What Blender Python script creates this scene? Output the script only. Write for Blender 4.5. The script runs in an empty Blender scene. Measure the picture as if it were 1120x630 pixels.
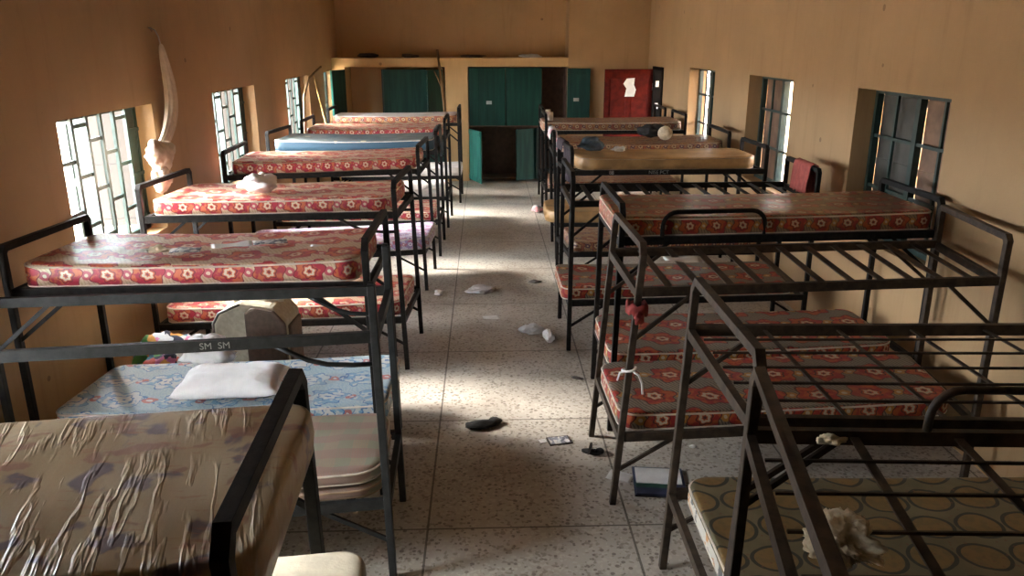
import bpy, bmesh, math, random
from mathutils import Vector, Matrix, noise, Euler
PI = math.pi
scn = bpy.context.scene
COL = scn.collection
R = random.Random(7)

# ------------------------------------------------------------------ helpers
def V(*a): return Vector(a)

class MB:
    """collects solids that become ONE mesh"""
    def __init__(s): s.bm = bmesh.new()
    def poly(s, pts, faces, smooth=False):
        vs = [s.bm.verts.new(p) for p in pts]
        for f in faces:
            try:
                fc = s.bm.faces.new([vs[i] for i in f]); fc.smooth = smooth
            except ValueError: pass
        return s
    def box(s, c, d, rot=None):
        c = Vector(c); hx, hy, hz = d[0]/2, d[1]/2, d[2]/2
        P = [V(x, y, z) for x in (-hx, hx) for y in (-hy, hy) for z in (-hz, hz)]
        if rot is not None: P = [rot @ p for p in P]
        s.poly([p + c for p in P], [(0,1,3,2),(4,6,7,5),(0,4,5,1),(2,3,7,6),(0,2,6,4),(1,5,7,3)])
        return s
    def mm(s, a, b):
        return s.box([(a[i]+b[i])/2 for i in range(3)], [abs(b[i]-a[i]) for i in range(3)])
    def sweep(s, path, w, h, up=(0,0,1), closed=False, n=4, smooth=False):
        """rectangular (n=4) or round tube along a polyline, mitred"""
        path = [Vector(p) for p in path]; N = len(path); up = Vector(up)
        rings = []
        for i, p in enumerate(path):
            a = path[i-1] if (i > 0 or closed) else None
            b = path[(i+1) % N] if (i < N-1 or closed) else None
            d1 = (p-a).normalized() if a is not None else None
            d2 = (b-p).normalized() if b is not None else None
            t = ((d1 or d2) + (d2 or d1)).normalized()
            sd = t.cross(up)
            if sd.length < 1e-3: sd = t.cross(V(0.1, 1, 0))
            sd.normalize(); u2 = sd.cross(t).normalized()
            k = 1.0
            if d1 is not None and d2 is not None:
                k = 1/max(.5, math.sqrt(max(0.0, (1+d1.dot(d2))/2)))
            # widen only along the bend direction
            bend = (d2-d1) if (d1 is not None and d2 is not None) else V(0,0,0)
            ring = []
            if n == 4: offs = [(-w/2,-h/2),(w/2,-h/2),(w/2,h/2),(-w/2,h/2)]
            else: offs = [(w/2*math.cos(2*PI*j/n), h/2*math.sin(2*PI*j/n)) for j in range(n)]
            bn = bend.normalized() if bend.length > 1e-5 else None
            for ox, oy in offs:
                o = sd*ox + u2*oy
                if bn is not None: o += bn*(o.dot(bn))*(k-1)
                ring.append(s.bm.verts.new(p+o))
            rings.append(ring)
        M_ = len(rings[0])
        rng = range(N) if closed else range(N-1)
        for i in rng:
            A, B = rings[i], rings[(i+1) % N]
            for j in range(M_):
                f = s.bm.faces.new((A[j], A[(j+1)%M_], B[(j+1)%M_], B[j])); f.smooth = smooth
        if not closed:
            s.bm.faces.new(rings[0][::-1]); s.bm.faces.new(rings[-1])
        return s
    def tube(s, path, r, n=8, closed=False): return s.sweep(path, 2*r, 2*r, n=n, smooth=True, closed=closed)
    def bar(s, p, q, w, h=None, up=(0,0,1)): return s.sweep([p, q], w, h or w, up)
    def blob(s, c, size, seed, amp=.25, sub=3, freq=2.5, flat=0, rot=0):
        t = bmesh.new(); bmesh.ops.create_icosphere(t, subdivisions=sub, radius=1)
        c = Vector(c); m = {}
        for v in t.verts:
            q = v.co.copy(); o = V(seed*3.1, seed*1.7, seed*.9)
            n1 = noise.noise(q*freq*.5+o); n2 = abs(noise.noise(q*freq+o*2)); n3 = abs(noise.noise(q*freq*2.3+o))
            q *= 1 + amp*(1.1*n1 - .9*n2 - .45*n3)
            if flat and q.z < 0: q.z *= (1-flat)
            q = V(q.x*size[0], q.y*size[1], q.z*size[2])
            if rot: q = Matrix.Rotation(rot, 3, 'Z') @ q
            m[v] = s.bm.verts.new(c+q)
        for f in t.faces:
            g = s.bm.faces.new([m[v] for v in f.verts]); g.smooth = True
        t.free(); return s
    def build(s, name, mat, parent=None, loc=(0,0,0), bevel=0, mods=None):
        bmesh.ops.recalc_face_normals(s.bm, faces=s.bm.faces[:])
        me = bpy.data.meshes.new(name); s.bm.to_mesh(me); s.bm.free()
        o = bpy.data.objects.new(name, me); COL.objects.link(o); o.location = loc
        for mt in (mat if isinstance(mat, (list, tuple)) else [mat]): me.materials.append(mt)
        if parent is not None: o.parent = parent
        if bevel:
            b = o.modifiers.new('bevel', 'BEVEL'); b.width = bevel; b.segments = 2; b.limit_method = 'ANGLE'
        return o

def tag(o, label=None, cat=None, group=None, kind=None):
    if label: o['label'] = label
    if cat: o['category'] = cat
    if group: o['group'] = group
    if kind: o['kind'] = kind
    return o
def empty(name, loc, label=None, cat=None, group=None, kind=None, rz=0):
    o = bpy.data.objects.new(name, None); COL.objects.link(o); o.location = loc; o.rotation_euler = (0,0,rz)
    o.empty_display_size = .1
    return tag(o, label, cat, group, kind)

# ------------------------------------------------------------------ materials
class NT:
    def __init__(s, name):
        s.m = bpy.data.materials.new(name); s.m.use_nodes = True
        s.t = s.m.node_tree; s.n = s.t.nodes; s.b = s.n['Principled BSDF']
        s._obj = None
    def link(s, a, b): s.t.links.new(a, b)
    def node(s, ty, **k):
        x = s.n.new(ty)
        for a, b in k.items(): setattr(x, a, b)
        return x
    def put(s, inp, v):
        if hasattr(v, 'is_linked') or hasattr(v, 'links'): s.link(v, inp)
        else: inp.default_value = v
    def m_(s, op, a, b=0.0, c=None):
        x = s.node('ShaderNodeMath', operation=op); s.put(x.inputs[0], a); s.put(x.inputs[1], b)
        if c is not None: s.put(x.inputs[2], c)
        return x.outputs[0]
    def obj(s):
        if s._obj is None:
            t = s.node('ShaderNodeTexCoord'); s._obj = t.outputs['Object']
        return s._obj
    def world(s):
        g = s.node('ShaderNodeNewGeometry'); return g.outputs['Position']
    def sep(s, v):
        x = s.node('ShaderNodeSeparateXYZ'); s.link(v, x.inputs[0]); return x.outputs
    def comb(s, a, b, c):
        x = s.node('ShaderNodeCombineXYZ')
        for i, q in enumerate((a, b, c)): s.put(x.inputs[i], q)
        return x.outputs[0]
    def vm(s, op, a, b):
        x = s.node('ShaderNodeVectorMath', operation=op); s.put(x.inputs[0], a); s.put(x.inputs[1], b); return x.outputs[0]
    def noise(s, v, sc, det=4, rough=.55, dist=0):
        x = s.node('ShaderNodeTexNoise'); s.link(v, x.inputs['Vector'])
        x.inputs['Scale'].default_value = sc; x.inputs['Detail'].default_value = det
        x.inputs['Roughness'].default_value = rough; x.inputs['Distortion'].default_value = dist
        return x.outputs[0]
    def voro(s, v, sc, feat='F1', out=0, rnd=1.0):
        x = s.node('ShaderNodeTexVoronoi', feature=feat); s.link(v, x.inputs['Vector'])
        x.inputs['Scale'].default_value = sc
        x.inputs['Randomness'].default_value = rnd
        return x.outputs[out]
    def ramp(s, f, stops, mode='LINEAR'):
        x = s.node('ShaderNodeValToRGB'); s.put(x.inputs[0], f); r = x.color_ramp; r.interpolation = mode
        while len(r.elements) < len(stops): r.elements.new(.5)
        for e, (p, c) in zip(r.elements, stops):
            e.position = p; e.color = (*c, 1) if not isinstance(c, (int, float)) else (c, c, c, 1)
        return x.outputs[0]
    def mix(s, f, a, b, mode='MIX'):
        x = s.node('ShaderNodeMix', data_type='RGBA', blend_type=mode)
        s.put(x.inputs[0], f)
        for i, q in ((6, a), (7, b)):
            s.put(x.inputs[i], (*q, 1) if isinstance(q, tuple) else q)
        return x.outputs[2]
    def ss(s, v, a, b):
        x = s.node('ShaderNodeMapRange', interpolation_type='SMOOTHSTEP'); s.put(x.inputs[0], v)
        x.inputs[1].default_value = a; x.inputs[2].default_value = b; return x.outputs[0]
    def bump(s, h, st, dist=.01):
        x = s.node('ShaderNodeBump'); s.put(x.inputs['Height'], h); x.inputs['Strength'].default_value = st
        x.inputs['Distance'].default_value = dist; s.link(x.outputs[0], s.b.inputs['Normal'])
    def fin(s, col=None, rough=.6, metal=0, coat=0, coat_r=.25, spec=.5, trans=0):
        if col is not None: s.put(s.b.inputs['Base Color'], (*col, 1) if isinstance(col, tuple) else col)
        s.put(s.b.inputs['Roughness'], rough); s.put(s.b.inputs['Metallic'], metal)
        s.b.inputs['Coat Weight'].default_value = coat; s.b.inputs['Coat Roughness'].default_value = coat_r
        s.b.inputs['Specular IOR Level'].default_value = spec
        s.b.inputs['Transmission Weight'].default_value = trans
        return s.m

def plain(name, col, rough=.6, var=.25, sc=12, bump=0, bsc=40, metal=0, coat=0, spec=.5):
    n = NT(name); o = n.obj(); f = n.noise(o, sc, 5)
    c = n.mix(n.ss(f, .3, .7), tuple(x*(1-var) for x in col), tuple(min(1, x*(1+var)) for x in col))
    if bump: n.bump(n.noise(o, bsc, 4), bump)
    return n.fin(c, rough, metal, coat, spec=spec)

def wall_mat(name, col):
    n = NT(name); p = n.world()
    big = n.noise(p, .55, 5, .6); mid = n.noise(p, 2.3, 6, .6)
    streak = n.noise(n.vm('MULTIPLY', p, (5.0, 5.0, .5)), 1.6, 5, .65)
    c = n.mix(n.ss(big, .3, .72), tuple(x*.86 for x in col), tuple(x*1.1 for x in col))
    c = n.mix(n.m_('MULTIPLY', n.ss(streak, .5, .78), .32), c, (col[0]*.55, col[1]*.48, col[2]*.42))
    c = n.mix(n.m_('MULTIPLY', n.ss(mid, .55, .8), .22), c, (col[0]*1.15, col[1]*1.15, col[2]*1.2))
    spots = n.voro(p, 2.2); spn = n.noise(p, 9, 3)
    sp = n.m_('LESS_THAN', n.m_('ADD', spots, n.m_('MULTIPLY', spn, .06)), .085)
    c = n.mix(n.m_('MULTIPLY', sp, .55), c, (.10, .055, .03))
    n.bump(n.m_('ADD', n.noise(p, 6, 5), n.m_('MULTIPLY', n.noise(p, 60, 3), .3)), .22, .012)
    return n.fin(c, .62, spec=.35)

def floor_mat():
    n = NT('terrazzo'); p = n.world(); x, y, z = n.sep(p)
    ch = n.voro(p, 33); chc = n.voro(p, 33, out=1)
    cx = n.sep(chc)
    fleck = n.m_('LESS_THAN', n.m_('ADD', ch, n.m_('MULTIPLY', cx[0], .25)), .42)
    base = n.mix(n.ss(n.noise(p, 1.3, 5), .3, .7), (.37, .33, .275), (.47, .42, .355))
    col = n.mix(n.m_('MULTIPLY', fleck, n.m_('MULTIPLY', n.m_('GREATER_THAN', cx[1], .45), .75)), base, (.11, .08, .06))
    ch2 = n.voro(p, 60); c2 = n.sep(n.voro(p, 60, out=1))
    col = n.mix(n.m_('MULTIPLY', n.m_('GREATER_THAN', c2[0], .78), .55), col, (.52, .48, .40))
    col = n.mix(n.m_('MULTIPLY', n.m_('GREATER_THAN', c2[1], .86), .5), col, (.13, .09, .06))
    dirt = n.noise(p, .9, 7, .68)
    col = n.mix(n.m_('MULTIPLY', n.ss(dirt, .46, .75), .55), col, (.15, .10, .065))
    def line(v, off, per, w):
        f = n.m_('FRACT', n.m_('DIVIDE', n.m_('SUBTRACT', v, off-per*20), per))
        d = n.m_('ABSOLUTE', n.m_('SUBTRACT', f, .5)); return n.m_('GREATER_THAN', d, .5-w/per/2)
    ln = n.m_('MAXIMUM', line(x, -.33, 1.09, .012), line(y, 3.70, 1.28, .012))
    col = n.mix(n.m_('MULTIPLY', ln, .8), col, (.05, .035, .025))
    rough = n.m_('ADD', .27, n.m_('MULTIPLY', dirt, .25))
    n.bump(n.m_('SUBTRACT', n.noise(p, 30, 3), ln), .06, .004)
    return n.fin(col, rough, spec=.5)

def floral(name, bg, hatch, petal, petal2, centre, outline, small, s=.23, coat=.25, rough=.42, wobble=.05, top=None):
    n = NT(name); o = n.obj(); oi = n.node('ShaderNodeObjectInfo').outputs['Random']
    x, y, z = n.sep(o)
    wn = n.noise(o, 9, 3)
    u = n.m_('ADD', n.m_('ADD', x, z), n.m_('ADD', n.m_('MULTIPLY', oi, 7.3), 10))
    v = n.m_('ADD', n.m_('SUBTRACT', y, z), n.m_('ADD', n.m_('MULTIPLY', oi, 3.1), 10.06))
    gn = n.node('ShaderNodeNewGeometry'); nz = n.sep(gn.outputs['True Normal'])[2]
    flat_ = n.m_('GREATER_THAN', n.m_('ABSOLUTE', nz), .55)
    def pick(a, b): return n.m_('ADD', n.m_('MULTIPLY', a, flat_), n.m_('MULTIPLY', b, n.m_('SUBTRACT', 1., flat_)))
    # side band: one row of the same flowers centred on the band
    us = n.m_('ADD', n.m_('MULTIPLY', n.m_('ADD', x, y), 1.25), n.m_('ADD', n.m_('MULTIPLY', oi, 5.), 10.))
    vs_ = n.m_('ADD', n.m_('MULTIPLY', n.m_('SUBTRACT', z, .062), 1.25), s*.9*40.5)
    u = pick(u, us); v = pick(v, vs_)
    u = n.m_('ADD', u, n.m_('MULTIPLY', n.m_('SUBTRACT', wn, .5), wobble))
    row = n.m_('FLOOR', n.m_('DIVIDE', v, s*.9))
    uu = n.m_('ADD', u, n.m_('MULTIPLY', n.m_('MODULO', row, 2), s*.5))
    cu = n.m_('SUBTRACT', n.m_('FRACT', n.m_('DIVIDE', uu, s)), .5)
    cv = n.m_('SUBTRACT', n.m_('FRACT', n.m_('DIVIDE', v, s*.9)), .5)
    r = n.m_('SQRT', n.m_('ADD', n.m_('MULTIPLY', cu, cu), n.m_('MULTIPLY', cv, cv)))
    th = n.m_('ARCTAN2', cv, cu)
    Rp = n.m_('ADD', .395, n.m_('MULTIPLY', n.m_('SINE', n.m_('MULTIPLY', th, 6)), .055))
    q = n.m_('DIVIDE', r, Rp)
    pm = n.ss(n.noise(o, 22, 2), .44, .56)
    pet = n.mix(pm, petal, petal2)
    hat = n.m_('GREATER_THAN', n.m_('SINE', n.m_('MULTIPLY', n.m_('ADD', u, n.m_('MULTIPLY', v, .55)), 260)), .35)
    back = n.mix(n.m_('MULTIPLY', hat, .75), bg, hatch)
    # small blossoms in the gaps
    ou = n.m_('SUBTRACT', .5, n.m_('ABSOLUTE', cu)); ov = n.m_('ABSOLUTE', cv)
    r2 = n.m_('SQRT', n.m_('ADD', n.m_('MULTIPLY', ou, ou), n.m_('MULTIPLY', ov, ov)))
    back = n.mix(n.m_('LESS_THAN', r2, .13), back, small)
    back = n.mix(n.m_('LESS_THAN', r2, .05), back, centre)
    def band(a, b): return n.m_('MULTIPLY', n.m_('GREATER_THAN', q, a), n.m_('LESS_THAN', q, b))
    c = n.mix(n.m_('LESS_THAN', q, 1.0), back, outline)
    c = n.mix(n.m_('LESS_THAN', q, .93), c, pet)
    c = n.mix(band(.42, .50), c, outline)
    c = n.mix(n.m_('LESS_THAN', q, .40), c, petal2)
    c = n.mix(band(.17, .33), c, centre)
    c = n.mix(n.m_('LESS_THAN', q, .10), c, outline)
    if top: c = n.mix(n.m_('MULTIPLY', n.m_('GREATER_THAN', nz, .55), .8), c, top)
    grime = n.noise(o, 3.2, 5, .6)
    c = n.mix(n.m_('MULTIPLY', n.ss(grime, .5, .8), .35), c, (.16, .11, .07))
    n.bump(n.m_('ADD', n.noise(o, 7, 4), n.m_('MULTIPLY', n.noise(n.vm('MULTIPLY', o, (30., 6., 6.)), 1, 4), .6)), .35, .012)
    return n.fin(c, rough, coat=coat, coat_r=.3)

def blotch_plastic():
    n = NT('wrinkled_plastic_cover'); o = n.obj(); x, y, z = n.sep(o)
    b1 = n.noise(o, 7.5, 3, .5, .5); b2 = n.noise(n.vm('ADD', o, (5., 3., 1.)), 9.5, 3, .5, .3)
    st = n.noise(n.vm('MULTIPLY', o, (9., 60., 9.)), 1, 3)
    c = n.mix(n.ss(n.noise(o, 2, 4), .35, .7), (.40, .28, .15), (.50, .38, .23))
    c = n.mix(n.m_('MULTIPLY', n.ss(b1, .56, .64), .85), c, (.13, .095, .13))
    c = n.mix(n.m_('MULTIPLY', n.ss(b2, .60, .66), .6), c, (.28, .10, .08))
    c = n.mix(n.m_('MULTIPLY', n.m_('MULTIPLY', n.ss(st, .56, .66), n.ss(b2, .46, .56)), .5), c, (.40, .17, .09))
    # long taut wrinkles running across the bed
    d = n.vm('MULTIPLY', n.comb(n.m_('ADD', x, n.m_('MULTIPLY', y, .25)), y, z), (17., 2.2, 4.))
    w1 = n.noise(d, 1, 3, .5); ridge = n.m_('SUBTRACT', 1., n.m_('MULTIPLY', n.m_('ABSOLUTE', n.m_('SUBTRACT', w1, .5)), 16.))
    ridge = n.m_('MAXIMUM', ridge, 0.)
    w2 = n.noise(n.vm('MULTIPLY', o, (40., 12., 8.)), 1, 4)
    n.bump(n.m_('ADD', n.m_('MULTIPLY', ridge, n.ss(n.noise(o, 3, 2), .45, .62)), n.m_('MULTIPLY', w2, .12)), .55, .008)
    return n.fin(c, .45, coat=.2, coat_r=.3)

def circle_mat():
    n = NT('ringed_cover'); o = n.obj(); x, y, z = n.sep(o); s = .21
    u = n.m_('ADD', n.m_('ADD', x, z), 10.0); v = n.m_('ADD', n.m_('SUBTRACT', y, z), 10.03)
    row = n.m_('FLOOR', n.m_('DIVIDE', v, s))
    uu = n.m_('ADD', u, n.m_('MULTIPLY', n.m_('MODULO', row, 2), s*.5))
    cu = n.m_('SUBTRACT', n.m_('FRACT', n.m_('DIVIDE', uu, s)), .5); cv = n.m_('SUBTRACT', n.m_('FRACT', n.m_('DIVIDE', v, s)), .5)
    r = n.m_('SQRT', n.m_('ADD', n.m_('MULTIPLY', cu, cu), n.m_('MULTIPLY', n.m_('MULTIPLY', cv, cv), 1.25)))
    c = n.mix(n.ss(n.noise(o, 5, 4), .35, .7), (.13, .105, .055), (.18, .145, .08))
    c = n.mix(n.m_('LESS_THAN', r, .485), c, (.03, .03, .02))
    fill = n.mix(n.ss(n.noise(o, 30, 3), .45, .6), (.21, .125, .042), (.17, .11, .04))
    c = n.mix(n.m_('LESS_THAN', r, .405), c, fill)
    dots = n.m_('LESS_THAN', n.voro(o, 26), .16)
    c = n.mix(n.m_('MULTIPLY', dots, .6), c, (.16, .06, .03))
    edge = n.m_('LESS_THAN', z, .066); k = n.noise(o, 11, 3, .5, .6)
    side = n.ramp(k, [(0, (.10, .10, .09)), (.42, (.55, .50, .42)), (.56, (.55, .50, .42)), (.62, (.50, .22, .07)), (.70, (.16, .15, .13))], 'CONSTANT')
    c = n.mix(edge, c, side)
    n.bump(n.noise(o, 9, 4), .3, .012)
    return n.fin(c, .55)

def plaid_mat():
    n = NT('plaid_ticking'); o = n.obj(); x, y, z = n.sep(o)
    u = n.m_('ADD', n.m_('ADD', x, z), 10.); v = n.m_('ADD', n.m_('SUBTRACT', y, z), 10.)
    a = n.m_('GREATER_THAN', n.m_('FRACT', n.m_('DIVIDE', u, .15)), .5); b = n.m_('GREATER_THAN', n.m_('FRACT', n.m_('DIVIDE', v, .15)), .5)
    c = n.mix(a, (.27, .21, .14), (.21, .21, .14)); c = n.mix(n.m_('MULTIPLY', b, .55), c, (.27, .12, .11))
    st = n.m_('GREATER_THAN', n.m_('SINE', n.m_('MULTIPLY', u, 500)), .2)
    c = n.mix(n.m_('MULTIPLY', st, .25), c, (.22, .20, .17))
    c = n.mix(n.m_('MULTIPLY', n.ss(n.noise(o, 5, 5), .45, .75), .5), c, (.22, .17, .12))
    n.bump(n.noise(o, 8, 4), .3, .01)
    return n.fin(c, .5, coat=.1, coat_r=.3)

def multi_cloth(name, cols, sc=14):
    n = NT(name); o = n.obj()
    w = n.vm('ADD', o, n.vm('MULTIPLY', n.comb(n.noise(o, 8), n.noise(n.vm('ADD', o, (3., 1., 2.)), 8), 0.), (.12, .12, .12)))
    k = n.sep(n.voro(w, sc, out=1))[0]
    c = n.ramp(k, [(i/len(cols), q) for i, q in enumerate(cols)], 'CONSTANT')
    n.bump(n.noise(o, 20, 4), .3, .01)
    return n.fin(c, .75)

def wood_board(name, col):
    n = NT(name); o = n.obj()
    g = n.noise(n.vm('MULTIPLY', o, (14., 14., 1.2)), 1, 5)
    c = n.mix(n.ss(g, .35, .7), tuple(x*.7 for x in col), tuple(x*1.2 for x in col))
    n.bump(g, .2, .005)
    return n.fin(c, .6, spec=.25)

M = {}
M['wall'] = wall_mat('ochre_wall_paint', (.375, .235, .115))
M['wall_dim'] = wall_mat('ochre_niche_paint', (.43, .265, .125))
M['beam'] = wall_mat('ochre_beam_paint', (.62, .40, .18))
M['ceil'] = plain('ceiling_board', (.36, .29, .21), .8, .1, 2)
M['floor'] = floor_mat()
M['steel'] = plain('black_bed_paint', (.011, .0095, .0085), .55, .4, 30, .08, 90, spec=.14)
M['steel_brown'] = plain('worn_brown_bed_paint', (.042, .028, .018), .55, .45, 18, .08, 90, spec=.3)
M['steel_grey'] = plain('worn_grey_bed_paint', (.015, .016, .016), .5, .4, 18, .08, 90, spec=.3)
red = dict(bg=(.25, .17, .09), hatch=(.10, .06, .04), petal=(.27, .014, .012), petal2=(.36, .07, .015), centre=(.46, .38, .27), outline=(.08, .012, .010), small=(.36, .17, .03))
M['red'] = floral('red_floral_cover', **red)
M['red_big'] = floral('red_medallion_cover', **{**red, 'bg': (.21, .17, .12), 'hatch': (.035, .03, .026), 'petal': (.28, .015, .012)}, s=.32, coat=.03, rough=.6)
M['pink'] = floral('window_lit_floral_cover', bg=(.60, .44, .30), hatch=(.48, .32, .20), petal=(.40, .018, .045), petal2=(.56, .13, .055), centre=(.66, .55, .42), outline=(.20, .015, .03), small=(.46, .08, .11), s=.27, coat=.12, rough=.45)  # red floral fabric lightened, window light put into its colours
M['faded'] = floral('faded_orange_cover', bg=(.30, .185, .10), hatch=(.22, .12, .07), petal=(.20, .05, .03), petal2=(.28, .13, .045), centre=(.36, .26, .16), outline=(.06, .025, .03), small=(.08, .03, .05), s=.24, coat=.05, rough=.55)
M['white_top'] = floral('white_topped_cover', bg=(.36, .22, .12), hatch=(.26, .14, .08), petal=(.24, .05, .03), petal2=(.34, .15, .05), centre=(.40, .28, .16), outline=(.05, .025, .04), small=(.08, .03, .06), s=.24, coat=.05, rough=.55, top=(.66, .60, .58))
M['blue'] = floral('blue_white_cover', bg=(.34, .42, .44), hatch=(.26, .36, .42), petal=(.16, .30, .42), petal2=(.46, .48, .46), centre=(.52, .50, .46), outline=(.05, .14, .30), small=(.40, .12, .10), s=.29, coat=.1, rough=.5, wobble=.16)
M['lilac'] = floral('lilac_white_cover', bg=(.58, .52, .58), hatch=(.40, .35, .46), petal=(.40, .12, .16), petal2=(.30, .22, .38), centre=(.66, .62, .62), outline=(.18, .12, .24), small=(.5, .2, .2), s=.2, coat=.2)
n = NT('grey_blue_cover'); o = n.obj(); z = n.sep(o)[2]
c = n.mix(n.ss(n.noise(o, 6, 4), .35, .7), (.13, .15, .145), (.20, .23, .215)); c = n.mix(n.ss(z, .128, .108), c, (.028, .072, .11))
spt = n.m_('LESS_THAN', n.voro(o, 2.6), .10); c = n.mix(n.m_('MULTIPLY', spt, .7), c, (.50, .42, .26)); n.bump(n.noise(o, 9, 4), .3, .01)
M['greyblue'] = n.fin(c, .55)
M['ochre'] = plain('ochre_cover', (.33, .19, .075), .5, .3, 5, .25, 9)
M['foam'] = plain('cream_foam', (.62, .55, .42), .8, .15, 6, .2, 50)
M['cream'] = plain('cream_cover', (.60, .55, .50), .55, .15, 5, .2, 12)
M['blotch'] = blotch_plastic(); M['rings'] = circle_mat(); M['plaid'] = plaid_mat()
M['piping'] = plain('pale_piping', (.60, .52, .42), .5, .2)
M['piping_dark'] = plain('brown_piping', (.30, .20, .12), .5, .2)
M['green'] = wood_board('green_door_paint', (.0035, .036, .025))
M['green_dark'] = wood_board('dark_green_paint', (.010, .045, .034))
M['teal'] = wood_board('teal_door_paint', (.03, .20, .16))
M['mint'] = plain('mint_shutter_paint', (.020, .034, .026), .5, .2, 5)
M['redwood'] = plain('red_door_wood', (.075, .007, .004), .8, .3, 9, .15, 30, spec=.12)
M['frame_dark'] = plain('dark_green_window_paint', (.016, .036, .030), .45, .3)
M['shutter_brown'] = plain('rusty_brown_shutter', (.17, .095, .055), .6, .3, 6)
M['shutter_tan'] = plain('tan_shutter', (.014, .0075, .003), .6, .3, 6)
M['shutter_dark'] = plain('dark_metal_shutter', (.05, .045, .035), .55, .3, 6)
M['inside'] = plain('cupboard_inside', (.10, .055, .035), .8, .2)
M['white'] = plain('white_cloth', (.86, .84, .82), .8, .05, 8, .5, 16)
M['net'] = plain('white_net_cloth', (.56, .47, .36), .85, .12, 14, .4, 30)
M['paper'] = plain('paper', (.66, .64, .60), .7, .08)
M['print'] = multi_cloth('printed_paper', [(.62, .60, .56), (.25, .25, .28), (.5, .5, .5), (.12, .12, .14), (.58, .55, .5)], 45)
n = NT('clear_white_plastic'); n.bump(n.noise(n.obj(), 18, 5), .5, .02); M['plastic'] = n.fin((.80, .80, .82), .3, trans=.35)
M['black'] = plain('black_cloth', (.016, .014, .013), .8, .3, 20, .3, 60)
M['slate'] = plain('slate_blue_cloth', (.045, .065, .08), .8, .3, 12, .3, 40)
M['purple'] = plain('purple_cloth', (.022, .011, .018), .8, .3, 12, .3, 40)
M['redcloth'] = plain('red_cloth', (.26, .03, .025), .8, .25, 20, .3, 60)
M['towel'] = plain('faded_red_towel', (.36, .075, .06), .85, .2, 20, .3, 60)
M['beigewool'] = plain('beige_cloth', (.56, .46, .31), .9, .2, 20, .4, 40)
M['bag'] = plain('beige_bag_fabric', (.42, .37, .27), .7, .12, 30, .1, 200)
M['bag_brown'] = plain('brown_bag_fabric', (.10, .062, .04), .7, .2, 30, .1, 200)
M['bag_trim'] = plain('dark_bag_trim', (.045, .032, .026), .5, .2)
M['navy'] = plain('navy_cover', (.035, .045, .085), .4, .3)
M['leafgreen'] = plain('green_cover_strip', (.03, .09, .06), .4, .3)
M['yellow'] = plain('yellow_cord', (.55, .50, .06), .5, .1)
M['stick'] = wood_board('bare_stick', (.20, .12, .055))
M['stick_pale'] = wood_board('bamboo_stick', (.42, .26, .10))
M['colour'] = multi_cloth('bright_printed_cloth', [(.55, .12, .10), (.60, .55, .50), (.05, .20, .30), (.70, .35, .08), (.10, .35, .12), (.62, .20, .35), (.03, .03, .06), (.6, .6, .62)], 13)
M['pinkcloth'] = multi_cloth('pale_printed_cloth', [(.55, .45, .43), (.5, .2, .2), (.35, .42, .38), (.6, .55, .5)], 16)
M['sand'] = plain('sandy_ground', (.42, .34, .25), .9, .15, .6)
M['render_tan'] = plain('outside_wall_render', (.55, .38, .22), .9, .12, 2)
M['ink'] = plain('pale_stencil_paint', (.22, .22, .20), .6, .2)
M['hinge'] = plain('steel_handle', (.55, .55, .52), .35, .1, metal=.8)
M['orange'] = plain('orange_tag', (.6, .25, .03), .5, .1)

# ------------------------------------------------------------------ setting
XL, XR, YB, YF, ZC = -2.75, 3.0, 14.93, -3.2, 3.7
WT = .26
LW = [(5.27+3.05*k, 6.80+3.05*k, .98, 2.02) for k in (-1, 0, 1)] + [(11.41, 12.92, .98, 2.02), (14.15, 15.10, .98, 2.02)]
RW = [(5.12+2.72*k, 6.45+2.72*k, 1.0, 2.15) for k in (-1, 0, 1, 2)]
RD = (13.62, 14.40, 0.0, 2.10)

def side_wall(name, x, out, openings, mat):
    a, b = (x, x+out*WT)
    mb = MB(); ys = YF
    for (y0, y1, z0, z1) in sorted(openings):
        mb.mm((a, ys, 0), (b, y0, ZC))
        if z0 > 0: mb.mm((a, y0, 0), (b, y1, z0))
        mb.mm((a, y0, z1), (b, y1, ZC)); ys = y1
    mb.mm((a, ys, 0), (b, YB+1.0, ZC))
    o = mb.build(name, mat); tag(o, kind='structure'); return o
side_wall('wall_left', XL, -1, LW, M['wall'])
side_wall('wall_right', XR, 1, RW+[RD], M['wall'])
def struct(name, mb, mat, **k): return tag(mb.build(name, mat, **k), kind='structure')
struct('floor', MB().mm((XL, YF, -.1), (XR, YB+.8, 0)), M['floor'])
struct('ceiling', MB().mm((XL-WT, YF-.2, ZC), (XR+WT, YB+1, ZC+.1)), M['ceil'])
struct('wall_front', MB().mm((XL-WT, YF-.2, 0), (XR+WT, YF, ZC)), M['wall'])
PX0, PX1, NX = -.71, -.30, 1.53          # pillar and right edge of the niche
bk = MB()
bk.mm((XL, YB+.62, 0), (NX, YB+.8, ZC))            # deep wall behind cupboards and loft shelf
bk.mm((NX, YB, 0), (XR, YB+.8, ZC))                # plain wall beside the red door
struct('wall_back', bk, M['wall_dim'])
struct('trim_1', MB().mm((XL, YB, 2.08), (NX, YB+.62, 2.235)), M['beam'])        # concrete loft beam
struct('trim_2', MB().mm((PX0, YB, 0), (PX1, YB+.62, 2.08)), M['beam'])          # pillar between cupboards
struct('trim_3', MB().mm((XL, YB, 0), (-2.52, YB+.62, 2.08)), M['beam'])

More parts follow.
